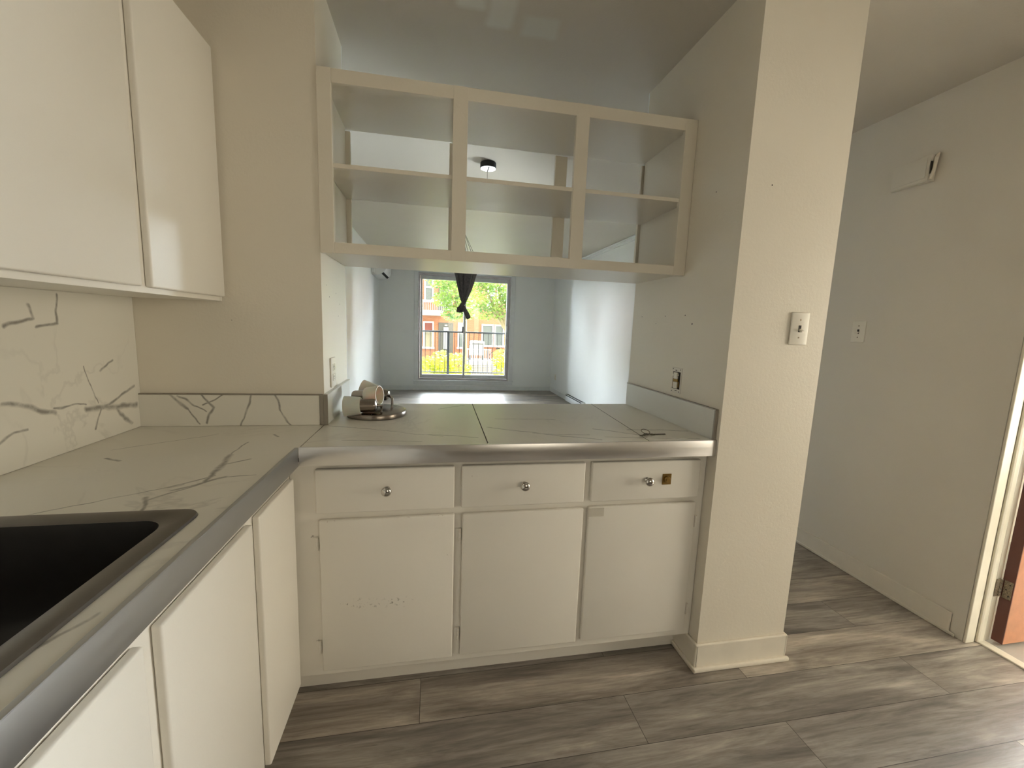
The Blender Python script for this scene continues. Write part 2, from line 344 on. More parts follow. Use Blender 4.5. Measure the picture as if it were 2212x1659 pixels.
def obj(name, bm, m, parent=None, smooth=False, **pr):
    bmesh.ops.recalc_face_normals(bm, faces=bm.faces)
    xs = [v.co for v in bm.verts]
    o0 = Vector(((min(v.x for v in xs)+max(v.x for v in xs))/2, (min(v.y for v in xs)+max(v.y for v in xs))/2, min(v.z for v in xs)))
    for v in bm.verts: v.co -= o0
    me = bpy.data.meshes.new(name); bm.to_mesh(me); bm.free()
    if smooth:
        for p in me.polygons: p.use_smooth = True
        me.set_sharp_from_angle(angle=math.radians(38))
    for mm in (m if isinstance(m, (list, tuple)) else [m]): me.materials.append(mm)
    o = bpy.data.objects.new(name, me); COL.objects.link(o); WL[o] = o0
    o.location = o0 - (WL[parent] if parent else Vector())
    if parent: o.parent = parent
    for k, v in pr.items(): o[k] = v
    return o
def thing(name, loc, label, cat, group=None):
    o = bpy.data.objects.new(name, None); COL.objects.link(o); o.location = loc; WL[o] = Vector(loc)
    o.empty_display_size = .05; o['label'] = label; o['category'] = cat
    if group: o['group'] = group
    return o
def st(name, bm, m, parent=None, **k):
    o = obj(name, bm, m, parent, **k)
    if not parent: o['kind'] = 'structure'
    return o
def stE(name, loc):
    o = bpy.data.objects.new(name, None); COL.objects.link(o); o.location = loc; WL[o] = Vector(loc); o['kind'] = 'structure'; return o
def copy_tree(o, parent=None):
    c = o.copy(); COL.objects.link(c); c.parent = parent; WL[c] = WL.get(o, Vector())
    for ch in list(o.children): copy_tree(ch, c)
    return c

# ------------------------------------------------------------------ room shell
st('floor', box(B(), -.15, 3.345, YK, YW+.02, -.08, 0), M['floor'])
st('floor_side_room', box(B(), 3.372, 5.2, -1.0, 2.0, -.08, 0), M['tile'])
b = B(); box(b, 3.335, 3.378, .30, 1.168, -.01, .006, .003); st('trim_threshold', b, M['trim'])
st('floor_corridor_side', box(B(), 3.345, 3.6, 1.17, YW+.02, -.08, -.0005), M['floor'])
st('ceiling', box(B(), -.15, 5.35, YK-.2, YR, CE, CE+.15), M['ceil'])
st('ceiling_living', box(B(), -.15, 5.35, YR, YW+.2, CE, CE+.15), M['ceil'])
st('wall_left', box(B(), -.15, 0, YK-.15, YR, 0, CE), M['wall'])
st('wall_living_left', box(B(), -.15, 0, YR, YW+.2, 0, CE), M['white'])
b = B(); box(b, 0, X1, YB, YR-.004, 0, CE); st('wall_front', b, M['wall'])
st('wall_living_near', box(B(), 0, X1, YR-.004, YR+.004, 0, CE), M['white'])
b = B(); box(b, X2, X3, YP, YR-.004, 0, CE); st('wall_pillar', b, M['wall'])
st('wall_pillar_rear', box(B(), X2, X3, YR-.004, YR+.004, 0, CE), M['white'])
st('wall_knee', box(B(), X1, X2, 1.83, YR-.01, 0, .862), M['white'])
st('wall_right', box(B(), XR, XR+.13, 1.170, 2.25, 0, CE), M['hall'])
st('wall_right_corner', box(B(), XR-.003, XR, 1.176, 1.222, 0, CE), M['hall'])
b = B(); box(b, XL2, XL2+.15, 4.4, YW+.2, 0, CE); box(b, XL2, XL2+.15, 2.25, 3.7, 0, CE); box(b, XL2, XL2+.15, 3.7, 4.4, 0, .7); box(b, XL2, XL2+.15, 3.7, 4.4, 1.6, CE); st('wall_living_right', b, M['white'])  # leaves a gap for the added living room window
# doorway wall south of the opening and over the door
b = B(); box(b, XR, XR+.13, -1.1, .33, 0, CE); box(b, XR, XR+.13, YK, -2.2, 0, CE); box(b, XR, XR+.13, -2.2, -1.1, 0, CE); box(b, XR, XR+.13, .33, 1.170, 2.05, CE); st('wall_right_kitchen', b, M['wall'])
# kitchen back wall with a window opening
b = B(); box(b, 0, 1.6, YK-.15, YK, 0, CE); box(b, 3.1, XR, YK-.15, YK, 0, CE); box(b, 1.6, 3.1, YK-.15, YK, 2.1, CE); box(b, 1.6, 3.1, YK-.15, YK, -.08, .9)
st('wall_back', b, M['wall'])
# side room beyond the brown door
b = B(); box(b, 3.41, 5.2, -1.0, -.85, 0, CE); box(b, 5.2, 5.35, -1.0, -.6, 0, CE); box(b, 5.2, 5.35, 1.5, 2.0, 0, CE); box(b, 5.2, 5.35, -.6, 1.5, 0, .3); box(b, 5.2, 5.35, -.6, 1.5, 2.2, CE)
box(b, 3.41, 5.2, 1.85, 2.0, 0, CE)
st('wall_side_room', b, M['wall'])
# rear (window) wall of the living room
wx0, wx1, wz0, wz1 = .70, 2.50, .19, 2.25
b = B(); box(b, -.15, wx0, YW, YW+.2, 0, CE); box(b, wx1, XL2+.15, YW, YW+.2, 0, CE); box(b, wx0, wx1, YW, YW+.2, 0, wz0); box(b, wx0, wx1, YW, YW+.2, wz1, CE)
st('wall_rear', b, M['white'])

def baseboard(name, x0, x1, y0, y1, face, m, h=.095, quarter=True):
    b = B(); box(b, x0, x1, y0, y1, 0, h, .004, 2)
    if quarter:
        t = .012
        dx0, dx1, dy0, dy1 = {'-x': (-t, 0, 0, 0), '-y': (0, 0, -t, 0)}[face]
        if face == '-x': box(b, x0-t, x0+.002, y0, y1, 0, .018, .005, 2)
        else: box(b, x0, x1, y0-t, y0+.002, 0, .018, .005, 2)
    return st(name, b, m)
b = B(); box(b, 1.990, X3+.010, YP-.012, YP, 0, .108, .004); box(b, 1.980, X3+.020, YP-.026, YP-.010, 0, .018, .006)
box(b, 1.988, X2, YP-.012, 1.35, 0, .108, .004); box(b, 1.978, 1.990, YP-.026, 1.35, 0, .018, .005)
box(b, X3, X3+.012, YP-.012, YR, 0, .108, .004)
st('baseboard_pillar', b, M['trim'])
M['trimhall'] = plain('corridor_trim_paint', (.75, .70, .61), .4, 0, .05, var=.02)
b = B(); box(b, XR-.010, XR, 1.225, 2.25, 0, .10, .004); box(b, XR-.016, XR-.008, 1.20, 2.25, 0, .016, .004); st('baseboard_right', b, M['trimhall'])
M['trimw'] = plain('white_trim_paint', (.80, .83, .83), .35, 0, .04, var=.02)
b = B(); box(b, 0, XL2, YW-.012, YW, 0, .085, .004); box(b, 0, XL2, YW-.024, YW-.010, 0, .016, .004); st('baseboard_rear', b, M['trimw'])
b = B(); box(b, XL2-.012, XL2, 4.4, 6.1, 0, .09, .004); box(b, XL2-.012, XL2, 6.97, YW-.012, 0, .09, .004); st('baseboard_living_right', b, M['trimw'])
b = B(); box(b, XL2-.05, XL2, 2.25, YW, CE-.018, CE, .006); box(b, XL2-.022, XL2, 2.25, YW, CE-.05, CE-.016, .006); st('trim_cornice', b, M['trimw'])

# doorway casing and door into the side room
b = B()
for (ya, yb) in ((.330-.034, .330),):
    box(b, XR-.016, XR+.004, ya, yb, 0, 2.09, .004)
box(b, XR-.016, XR+.004, .296, 1.172, 2.05, 2.09, .004)
box(b, XR-.007, 3.322, 1.162, 1.1722, 0, 2.06, .003); box(b, 3.322, 3.41, 1.1655, 1.1705, 0, 2.06); box(b, 3.3265, 3.366, 1.154, 1.1665, 0, 2.055, .009)
box(b, XR-.005, 3.41, .3285, .345, 0, 2.06, .003); box(b, XR-.005, 3.41, .33, 1.17, 2.04, 2.055, .003)
M['casing'] = plain('cream_casing_gloss', (.84, .78, .65), .3, 0, .04, var=.02)
st('trim_door_casing', b, M['casing'])
d = stE('door_1', (3.42, 1.14, .01))
b = B(); box(b, 3.4105, 4.19, 1.1205, 1.1585, .012, 2.03, .002); st('door_leaf', b, M['wood'], d)
b = B(); box(b, 3.4072, 3.4103, 1.1205, 1.1585, .012, 2.03); st('door_edge', b, M['wooddark'], d)  # edge strip in a darker brown than the leaf
for zc in (.255, 1.02, 1.80):
    b = B(); box(b, 3.4052, 3.4070, 1.124, 1.152, zc-.04, zc+.04, .0006); 
    for k in range(4): lathe(b, [(0, -.009), (.006, -.009), (.006, .009), (0, .009)], Matrix.Translation((3.399, 1.1585, zc-.03+k*.02)), 12)
    box(b, 3.374, 3.400, 1.1588, 1.1600, zc-.04, zc+.04)
    h = st('hinge', b, M['rust'], d)
    b = B()
    for yy, zz in ((1.132, .025), (1.142, 0), (1.132, -.025)): lathe(b, [(0, 0), (.003, 0), (.003, .001), (0, .0012)], axis((3.4051, yy, zc+zz), (-1, 0, 0)), 10)
    st('screw', b, M['dark'], h)

# ------------------------------------------------------------------ living room window
win = stE('window_1', (1.6, YW, wz0))
M['casw'] = plain('white_window_casing', (.82, .85, .86), .35, 0, .03, var=.02)
b = B(); box(b, .63, .705, YW-.018, YW, wz0-.004, 2.33, .004); box(b, 2.495, 2.572, YW-.018, YW, wz0-.004, 2.33, .004); box(b, .63, 2.572, YW-.018, YW, 2.255, 2.335, .004)
box(b, .69, .705, YW-.022, YW+.06, wz0, 2.255, .003); box(b, 2.490, 2.505, YW-.022, YW+.06, wz0, 2.255, .003)
st('casing', b, M['casw'], win)
b = B(); box(b, .615, 2.59, YW-.045, YW+.03, wz0-.02, wz0+.004, .005); box(b, .628, 2.578, YW-.024, YW, .112, wz0-.02, .006); st('sill', b, M['casw'], win)
b = B()
y0, y1 = YW+.05, YW+.15
box(b, .705, .735, y0, y1, wz0+.004, 2.245, .003); box(b, 2.462, 2.495, y0-.01, y1, wz0+.004, 2.245, .003)
box(b, .735, 2.462, y0, y1, 2.205, 2.245, .003); box(b, .735, 2.462, y0, y1, wz0+.004, .225, .003)
st('frame', b, M['mauvefr'], win)
def sash(x0, x1, z0, z1, y, s, t, bt):
    b = B(); box(b, x0, x0+s, y, y+.035, z0, z1, .004); box(b, x1-s, x1, y, y+.035, z0, z1, .004)
    box(b, x0+s, x1-s, y, y+.035, z1-t, z1, .004); box(b, x0+s, x1-s, y, y+.035, z0, z0+bt, .004)
    o = st('sash', b, M['alufr'], win)
    st('pane', box(B(), x0+s-.002, x1-s+.002, y+.015, y+.019, z0+bt-.002, z1-t+.002), M['glass'], o); return o
sL = sash(.737, 1.612, .228, 2.203, YW+.098, .042, .072, .070)
sR = sash(1.575, 2.460, .228, 2.203, YW+.058, .040, .078, .070)
b = B(); tube(b, [(2.44, YW+.056, 1.05), (2.435, YW+.02, 1.07), (2.435, YW+.012, 1.16), (2.435, YW+.02, 1.27), (2.44, YW+.056, 1.29)], .010); st('handle', b, M['plastic2'], sR, smooth=True)
b = B(); box(b, 1.553, 1.572, YW+.075, YW+.097, 1.13, 1.25, .003); st('latch', b, M['black'], sL)

# kitchen and side-room openings (behind and beside the camera)
def back_window(name, x0, x1, y, z0, z1, mid=True):
    e = stE(name, ((x0+x1)/2, y, z0)); b = B(); s = .06
    box(b, x0, x0+s, y, y+.08, z0, z1, .004); box(b, x1-s, x1, y, y+.08, z0, z1, .004); box(b, x0, x1, y, y+.08, z1-s, z1, .004); box(b, x0, x1, y, y+.08, z0, z0+s, .004)
    if mid: box(b, (x0+x1)/2-.03, (x0+x1)/2+.03, y, y+.08, z0, z1, .004)
    st('frame', b, M['wframe'], e); st('pane', box(B(), x0+s, x1-s, y+.03, y+.034, z0+s, z1-s), M['glass'], e)
back_window('window_2', 1.6, 3.1, YK-.12, .9, 2.1)
def side_window(name, y0, y1, x, z0, z1):
    e = stE(name, (x, (y0+y1)/2, z0)); b = B(); s = .06
    box(b, x, x+.07, y0, y0+s, z0, z1, .004); box(b, x, x+.07, y1-s, y1, z0, z1, .004); box(b, x, x+.07, y0, y1, z1-s, z1, .004); box(b, x, x+.07, y0, y1, z0, z0+s, .004)
    st('frame', b, M['wframe'], e); st('pane', box(B(), x+.03, x+.034, y0+s, y1-s, z0+s, z1-s), M['glass'], e)
side_window('window_3', -.6, 1.5, 5.22, .3, 2.2)
side_window('window_added', 3.7, 4.4, XL2+.02, .7, 1.6)  # unseen window added to bring more light into the living room
st('trim_added_sun_block', box(B(), XR+.14, 5.35, YK-.2, -1.01, CE-.1, CE+.14), M['concrete'])  # unseen slab added to block sun outside the kitchen's right wall

# ------------------------------------------------------------------ cabinets
def hinge(parent, p, d):                      # small painted barrel hinge
    b = B(); x, y, zz = p
    lathe(b, [(0, -.022), (.0048, -.022), (.0048, -.008), (.0042, -.0075), (.0048, -.007), (.0048, .007), (.0042, .0075), (.0048, .008), (.0048, .022), (0, .022)], Matrix.Translation((x, y, zz)), 12)
    if d == 'y': box(b, x-.014, x-.003, y+.0035, y+.0055, zz-.020, zz+.020)
    return obj('hinge', b, M['cab'], parent, True)
def knob(parent, x, y, zz):
    b = B(); lathe(b, [(0, 0), (.010, 0), (.009, .003), (.006, .006), (.006, .012), (.0115, .0155), (.0145, .0180), (.0160, .0210), (.0162, .0225), (.0158, .0248), (.0145, .0272), (.0125, .0293), (.0098, .0310), (.0065, .0322), (.0033, .0329), (0, .0331)], axis((x, y, zz), (0, -1, 0)), 32)
    return obj('knob', b, M['knob'], parent, True)

pc = thing('base_cabinet', (1.3, 1.4, 0), 'cream painted base cabinet with three drawers over three doors under the pass-through counter', 'cabinet')
FY = 1.267
b = B(); box(b, .5526, X2-.001, FY, 1.5245, .108, .853, .001); box(b, .598, X2-.001, 1.5245, 1.826, .108, .853, .001); box(b, .492, X2-.001, 1.345, 1.36, 0, .1078); 
obj('carcass', b, M['cab'], pc)
b = B()
for (x0, x1) in ((.572, .625), (1.060, 1.087), (1.517, 1.540), (1.964, X2-.001)): box(b, x0, x1, FY-.0015, FY, .11, .85)
def slab(name, parent, x0, x1, z0, z1, y0=1.249, y1=FY, bev=.0045):
    b = B(); box(b, x0, x1, y0, y1-.0006, z0, z1, bev, 3); return obj(name, b, M['cab'], parent, True)
b.free()
for i, (x0, x1) in enumerate(((.630, 1.061), (1.085, 1.516), (1.541, 1.965))):
    dr = slab('drawer', pc, x0, x1, .686, .832)
    knob(dr, (.846, 1.297, 1.751)[i], 1.2485, .762)
    if i == 2:
        b = B(); box(b, 1.812, 1.847, 1.2465, 1.2487, .742, .782, .0006); lk = obj('lock_plate', b, M['brass'], dr, label='brass lock plate')
        b = B(); lathe(b, [(0, 0), (.0125, 0), (.0125, .006), (.010, .009), (.0, .009)], axis((1.828, 1.2462, .762), (0, -1, 0)), 24); box(b, 1.822, 1.824, 1.2345, 1.2375, .757, .769)
        obj('lock_barrel', b, M['brass'], lk, True)
for i, (x0, x1, z0, z1) in enumerate(((.638, 1.063, .134, .664), (1.090, 1.518, .139, .664), (1.537, 1.961, .141, .667))):
    dd = slab('door', pc, x0, x1, z0, z1)
    hx = x0-.008 if i < 2 else x1+.010
    for hz in ((.582, .217), (.587, .216), (.587, .225))[i]: hinge(dd, (hx, 1.2595, hz), 'y')
    if i == 2:
        b = B(); box(b, 1.536, 1.594, 1.2478, 1.2485, .632, .663); obj('tape', b, M['tape'], dd, label='strip of clear tape')

lc = thing('base_cabinet', (.3, .4, 0), 'white sink base cabinet with slab doors along the left wall', 'cabinet')
FX = .552
b = B(); box(b, .001, FX, -.9, 1.2665, .094, .853, .001)
box(b, .001, .49, -.9, 1.344, 0, .0938)
lcarc = obj('carcass', b, M['cab'], lc)
# cut room for the sink bowl
cut = bpy.data.objects.new('cut', None)
def cut_box(o, x0, x1, y0, y1, z0, z1):
    me = o.data; bm = bmesh.new(); bm.from_mesh(me); off = WL[o]
    for (co_, no) in (((x0, 0, 0), (1, 0, 0)), ((x1, 0, 0), (1, 0, 0)), ((0, y0, 0), (0, 1, 0)), ((0, y1, 0), (0, 1, 0)), ((0, 0, z0), (0, 0, 1))):
        bmesh.ops.bisect_plane(bm, geom=bm.verts[:]+bm.edges[:]+bm.faces[:], plane_co=Vector(co_)-off, plane_no=no)
    kill = []
    for f in bm.faces:
        c = f.calc_center_median()+off
        if x0 < c.x < x1 and y0 < c.y < y1 and c.z > z0: kill.append(f)
    bmesh.ops.delete(bm, geom=kill, context='FACES')
    bm.to_mesh(me); bm.free()
bpy.data.objects.remove(cut)
cut_box(lcarc, .09, .53, .07, .785, .60, 1)
for (y0, y1, hy) in ((.989, 1.250, 1.254), (.609, .951, .9555), (.23, .568, None), (-.15, .19, None), (-.53, -.19, None)):
    b = B(); box(b, FX+.0006, .570, y0, y1, .097, .806, .0045, 3); dd = obj('door', b, M['cab'], lc, True)
    if hy:
        for hz in (.741, .182):
            b = B(); lathe(b, [(0, -.022), (.0048, -.022), (.0048, -.008), (.0042, -.0075), (.0048, -.007), (.0048, .007), (.0042, .0075), (.0048, .008), (.0048, .022), (0, .022)], Matrix.Translation((.560, hy, hz)), 12)
            obj('hinge', b, M['cab'], dd, True)

uc = thing('wall_cabinet', (.15, .6, 1.343), 'cream painted wall cabinet with slab doors above the marble splash', 'cabinet')
b = B(); box(b, .001, .277, -.6, YB-.001, 1.343, 2.136, .001); 
box(b, .277, .2785, 1.514, YB-.001, 1.343, 2.136); obj('carcass', b, M['cab'], uc)
for (y0, y1) in ((1.138, 1.512), (.62, 1.100), (.105, .585), (-.41, .07)):
    b = B(); box(b, .2776, .295, y0, y1, 1.357, 2.125, .0045, 3); obj('door', b, M['cab'], uc, True)

# ------------------------------------------------------------------ counters and splashes
ct = thing('countertop', (.3, .3, .853), 'white marble-look worktop with grey veins around the dark sink', 'countertop')
b = B(); xs = [.001, .095, .525, .5895]; ys = [-.9, .075, .780, 1.5245]
for i in range(3):
    for j in range(3):
        if i == 1 and j == 1: continue
        y1 = ys[j+1]
        if i == 2 and j == 2: y1 = 1.2265
        box(b, xs[i], xs[i+1], ys[j], y1, .878, HC)
box(b, .525, .5955, 1.2265, 1.5245, .878, HC)
bmesh.ops.remove_doubles(b, verts=b.verts, dist=.0001)
obj('slab', b, M['mtop'], ct)
b = B(); box(b, .5545, .5925, -.9, 1.2215, .8535, .8778, .001); box(b, .5897, .5935, -.9, 1.2215, .8535, .9115, .0015)
box(b, .584, .5935, -.9, 1.2215, .9098, .9125, .0012, 3)
obj('metal_edge', b, M['nosel'], ct, True, label='brushed metal edge strip')
pt = thing('countertop', (1.3, 1.58, .853), 'marble-look pass-through counter made of three joined slabs, metal front edge', 'countertop')
def prism(bm, pts, z0, z1):
    a = [bm.verts.new((x, y, z0)) for x, y in pts]; c = [bm.verts.new((x, y, z1)) for x, y in pts]; n = len(pts)
    bm.faces.new(a[::-1]); bm.faces.new(c)
    for i in range(n): bm.faces.new((a[i], a[(i+1) % n], c[(i+1) % n], c[i]))
    return bm
yf, yr = 1.2265, 1.935
g = .0012
for pts in ([(.5970, yf), (1.1668-g, yf), (1.1785-g, yr), (.5985, yr), (.5985, 1.5243), (.5970, 1.5243)],
            [(1.1668+g, yf), (1.740-g, yf), (1.795-g, yr), (1.1785+g, yr)], [(1.740+g, yf), (1.9995, yf), (1.9995, yr), (1.795+g, yr)]):
    obj('slab', prism(B(), pts, .884, HC), M['mpen'], pt)
for (xa, xb, wv) in ((1.1668, 1.1785, .0016), (1.740, 1.795, .0008), (.5962, .5976, .0005)):
    obj('seam', prism(B(), [(xa-wv, yf+.001), (xa+wv, yf+.001), (xb+wv, yr if wv > .0006 else 1.524), (xb-wv, yr if wv > .0006 else 1.524)], .9085, HC+.0004), M['dark'], pt)
obj('backing_board', box(B(), .5985, 1.9990, yf+.004, 1.826, .854, .8838), M['dark'], pt)
obj('backing_board', box(B(), .5985, 1.9990, 1.8265, yr, .8625, .8838), M['trim'], pt)
b = B(); box(b, .5945, 1.9995, 1.2215, 1.2262, .8535, .9115, .0015); box(b, .5945, 1.9995, 1.2215, 1.229, .9102, .9125, .001)
obj('metal_edge', b, M['nose'], pt, True, label='brushed metal edge strip')

sp = obj('backsplash', box(B(), .001, .012, -.9, YB-.001, .9108, 1.3425), M['mleft']); sp['label'] = 'tall white marble-look splash panel under the wall cabinet'; sp['category'] = 'backsplash'
bs = thing('backsplash', (.3, YB, .911), 'low marble-look splash with bold grey veins on the beige wall', 'backsplash')
M['mback'].name = 'marble_splash'
obj('panel', box(B(), .0125, .583, YB-.0125, YB-.0005, .9108, 1.020), M['mback'], bs)
obj('metal_edge', box(B(), .0125, .5945, YB-.014, YB-.0005, 1.0202, 1.0245, .001), M['edgetrim'], bs)
bj = thing('backsplash', (.605, 1.74, .911), 'short plain splash with metal edge at the left side of the pass-through', 'backsplash')
M['mplain'] = marble('marble_splash_plain', [], 11.0, (.76, .75, .70))
obj('panel', box(B(), .5978, .609, YB-.010, 1.936, .9108, 1.020), M['mplain'], bj)
obj('metal_edge', box(B(), .5978, .611, YB-.012, 1.938, 1.0202, 1.0245, .001), M['nose'], bj)
b = B(); box(b, .5975, .612, YB-.0148, YB-.0105, .9108, 1.0245, .001); box(b, .584, .5970, YB-.0148, YB-.0105, .9108, 1.0245, .001); obj('end_cap', b, M['edgetrim'], bj)
br = thing('backsplash', (1.99, 1.58, .911), 'splash strip with metal edging on the right side wall of the pass-through', 'backsplash')
obj('panel', box(B(), 1.9885, 1.9993, 1.2365, 1.936, .9108, 1.020), M['mplain'], br)
b = B(); box(b, 1.987, 1.9993, 1.2300, 1.936, 1.0202, 1.0245, .001); obj('metal_edge', b, M['edgetrim'], br)
obj('end_cap', box(B(), 1.9865, 1.9993, 1.2295, 1.2362, .9108, 1.0200, .001), M['edgetrim'], br)

# ------------------------------------------------------------------ sink
sk = thing('kitchen_sink', (.30, .43, .71), 'dark drop-in kitchen sink set in the left worktop', 'sink')
def rrect(x0, x1, y0, y1, r, n=8):
    out = []
    for cx, cy, a0 in ((x1-r, y1-r, 0), (x0+r, y1-r, PI/2), (x0+r, y0+r, PI), (x1-r, y0+r, 3*PI/2)):
        for k in range(n+1):
            a = a0+PI/2*k/n; out.append((cx+r*math.cos(a), cy+r*math.sin(a)))
    return out
def loft(bm, loops, cap=False):
    rings = [[bm.verts.new((x, y, zz)) for x, y in L_] for L_, zz in loops]
    for a, c in zip(rings, rings[1:]):
        n = len(a)
        for i in range(n): bm.faces.new((a[i], a[(i+1) % n], c[(i+1) % n], c[i]))
    if cap: bm.faces.new(rings[-1])
    return bm
b = B(); loft(b, [(rrect(.070, .546, .048, .803, .035), .9106), (rrect(.072, .544, .050, .801, .034), .9150), (rrect(.080, .536, .058, .793, .032), .9162),
                  (rrect(.104, .510, .084, .765, .045), .9150), (rrect(.108, .506, .088, .761, .043), .9120)])
obj('rim', b, M['sinkrim'], sk, True)
b = B(); loft(b, [(rrect(.108, .506, .088, .761, .043), .9119), (rrect(.110, .504, .090, .759, .042), .900), (rrect(.116, .498, .096, .753, .050), .80), (rrect(.120, .494, .100, .749, .055), .745),
                  (rrect(.140, .474, .120, .729, .06), .722), (rrect(.18, .43, .16, .69, .06), .716)], True)
obj('bowl', b, M['sink'], sk, True)
b = B(); lathe(b, [(0, .7168), (.020, .7168), (.040, .7180), (.045, .7200), (.046, .7165)], Matrix.Translation((.305, .42, 0)), 32); obj('drain', b, M['nickel'], sk, True)

# ------------------------------------------------------------------ open shelf unit hung over the pass-through
sh = thing('open_shelf_cabinet', (1.3, 1.73, 1.525), 'cream open-backed shelf cabinet hanging over the pass-through', 'cabinet')
YF2, YR2 = YB, 1.93
b = B(); e = .0006
for (x0, x1) in ((X1+e, .6435), (1.048, 1.100), (1.502, 1.553), (1.948, X2-e)): box(b, x0, x1, YF2-.006, YF2+.013, 1.525, 2.120, .0015)
box(b, .6435, 1.948, YF2-.0055, YF2+.0125, 2.076, 2.1194, .0015); box(b, .6435, 1.948, YF2-.0055, YF2+.0125, 1.5256, 1.5625, .0015)
obj('face_frame', b, M['shelfp'], sh)
b = B()
for (x0, x1) in ((X1+.001, .633), (1.050, 1.100), (1.537, 1.594), (1.970, X2-.001)): obj('rear_post', box(B(), x0, x1, YR2-.018, YR2, 1.5625, 2.085, .0015), M['shelfp'], sh)

b = B(); box(b, X1+.001, .613, YF2+.014, YR2-.019, 1.5625, 2.096); obj('side_panel', b, M['shelfp'], sh)
b = B(); box(b, X2-.016, X2-.001, YF2+.014, YR2-.019, 1.5625, 2.096); obj('side_panel', b, M['shelfp'], sh)
b = B(); box(b, X1+.001, X2-.001, YF2+.0135, YR2+.002, 2.0965, 2.112); obj('top_panel', b, M['shelfp'], sh)
b = B(); box(b, X1+.001, X2-.001, YF2+.0135, YR2+.004, 1.531, 1.5618, .0015); obj('bottom_panel', b, M['shelfp'], sh)
b = B(); box(b, .6140, X2-.0165, YF2+.0005, YR2-.0185, 1.8105, 1.8250, .001); obj('shelf', b, M['shelfp'], sh)

# ------------------------------------------------------------------ switches, outlets, chime
def plate_matrix(p, d):                       # local x = width, y = height, z = out of the wall
    zz = Vector(d); up = Vector((0, 0, 1)); xx = up.cross(zz)
    mm = Matrix((xx, up, zz)).transposed().to_4x4(); mm.translation = Vector(p); return mm
def switch(p, d, label, group=None):
    t = thing('light_switch', p, label, 'light switch'); mm = plate_matrix(p, d)
    b = B(); box(b, -.037, .037, -.0575, .0575, .0004, .0062, .0028, 3, mm); obj('plate', b, M['white_plastic'], t, True)
    b = B(); box(b, -.0055, .0055, -.012, .012, .0056, .0069, 0, 2, mm); sl = obj('toggle_slot', b, M['dark'], t)
    b = B(); m2 = mm @ Matrix.Translation((0, -.003, .007)) @ Matrix.Rotation(math.radians(28), 4, 'X'); box(b, -.0045, .0045, -.004, .004, 0, .015, .001, 2, m2); obj('toggle', b, M['white_plastic'], t)
    for yy in (.031, -.031):
        b = B(); lathe(b, [(0, .0072), (.003, .0071), (.0033, .0060)], mm @ Matrix.Translation((0, yy, 0)), 12); obj('screw', b, M['rust'], t)
    return t
switch((2.272, YP, 1.322), (0, -1, 0), 'ivory toggle switch on the front of the pillar')
switch((XR, 1.834, 1.334), (-1, 0, 0), 'small ivory toggle switch on the corridor wall behind the pillar')
def receptacle(mm, t, y):
    b = B(); box(b, -.016, .016, y-.013, y+.013, .0058, .0072, .002, 2, mm); r = obj('receptacle', b, M['white_plastic'], t)
    b = B(); box(b, -.0075, -.0055, y-.002, y+.006, .0071, .0075, 0, 2, mm); box(b, .0055, .0075, y-.002, y+.005, .0071, .0075, 0, 2, mm); box(b, -.002, .002, y-.009, y-.005, .0071, .0075, 0, 2, mm)
    obj('slots', b, M['dark'], r)
def outlet(p, d, label):
    t = thing('wall_outlet', p, label, 'outlet'); mm = plate_matrix(p, d)
    b = B(); box(b, -.036, .036, -.0575, .0575, .0004, .0060, .0025, 3, mm); obj('plate', b, M['white_plastic'], t, True)
    receptacle(mm, t, .0195); receptacle(mm, t, -.0195); return t
outlet((X1, 1.657, 1.090), (1, 0, 0), 'ivory wall outlet with cover plate in the left side of the pass-through')
outlet((XL2, 7.83, .325), (-1, 0, 0), 'small ivory outlet low on the living room right wall')
# bare receptacle without its cover on the right side wall
t = thing('bare_outlet', (X2, 1.510, 1.093), 'uncovered outlet with exposed metal box on the right side wall', 'outlet'); mm = plate_matrix((X2, 1.510, 1.093), (-1, 0, 0))
b = B(); box(b, -.027, .027, -.040, .040, .0003, .0018, 0, 2, mm); obj('box_opening', b, M['dark'], t)
b = B(); box(b, -.036, .036, .036, .0535, .0003, .0026, .001, 2, mm); box(b, -.036, .036, -.0535, -.036, .0003, .0026, .001, 2, mm); box(b, .028, .036, -.036, .036, .0003, .0022, .0005, 2, mm); obj('mounting_strap', b, M['trimhall'], t)
b = B(); box(b, -.015, .015, -.034, -.006, .0018, .0085, .003, 2, mm); box(b, -.015, .015, .006, .034, .0018, .0085, .003, 2, mm); obj('receptacle', b, M['trimhall'], t)
b = B(); box(b, -.017, .017, -.006, .006, .0018, .0065, .001, 2, mm); box(b, .018, .022, -.028, -.004, .0018, .005, .001, 2, mm); box(b, -.022, -.018, -.028, -.004, .0018, .005, .001, 2, mm); obj('yoke', b, M['brass'], t)
b = B()
for xx, yy in ((-.014, .022), (.012, .023)): lathe(b, [(0, .011), (.004, .0105), (.0045, .0085), (.0045, .0018)], mm @ Matrix.Translation((xx, yy, 0)), 12)
obj('terminal_screw', b, M['white_plastic'], t, True)
for xx, yy in ((-.027, .047), (.027, .046), (0, .042), (-.027, -.047), (.027, -.046), (0, -.043), (.007, -.043), (-.007, .042)):
    b = B(); lathe(b, [(0, .0032), (.0024, .0031), (.0024, .0022)], mm @ Matrix.Translation((xx, yy, 0)), 10); obj('screw_hole', b, M['dark'], t)

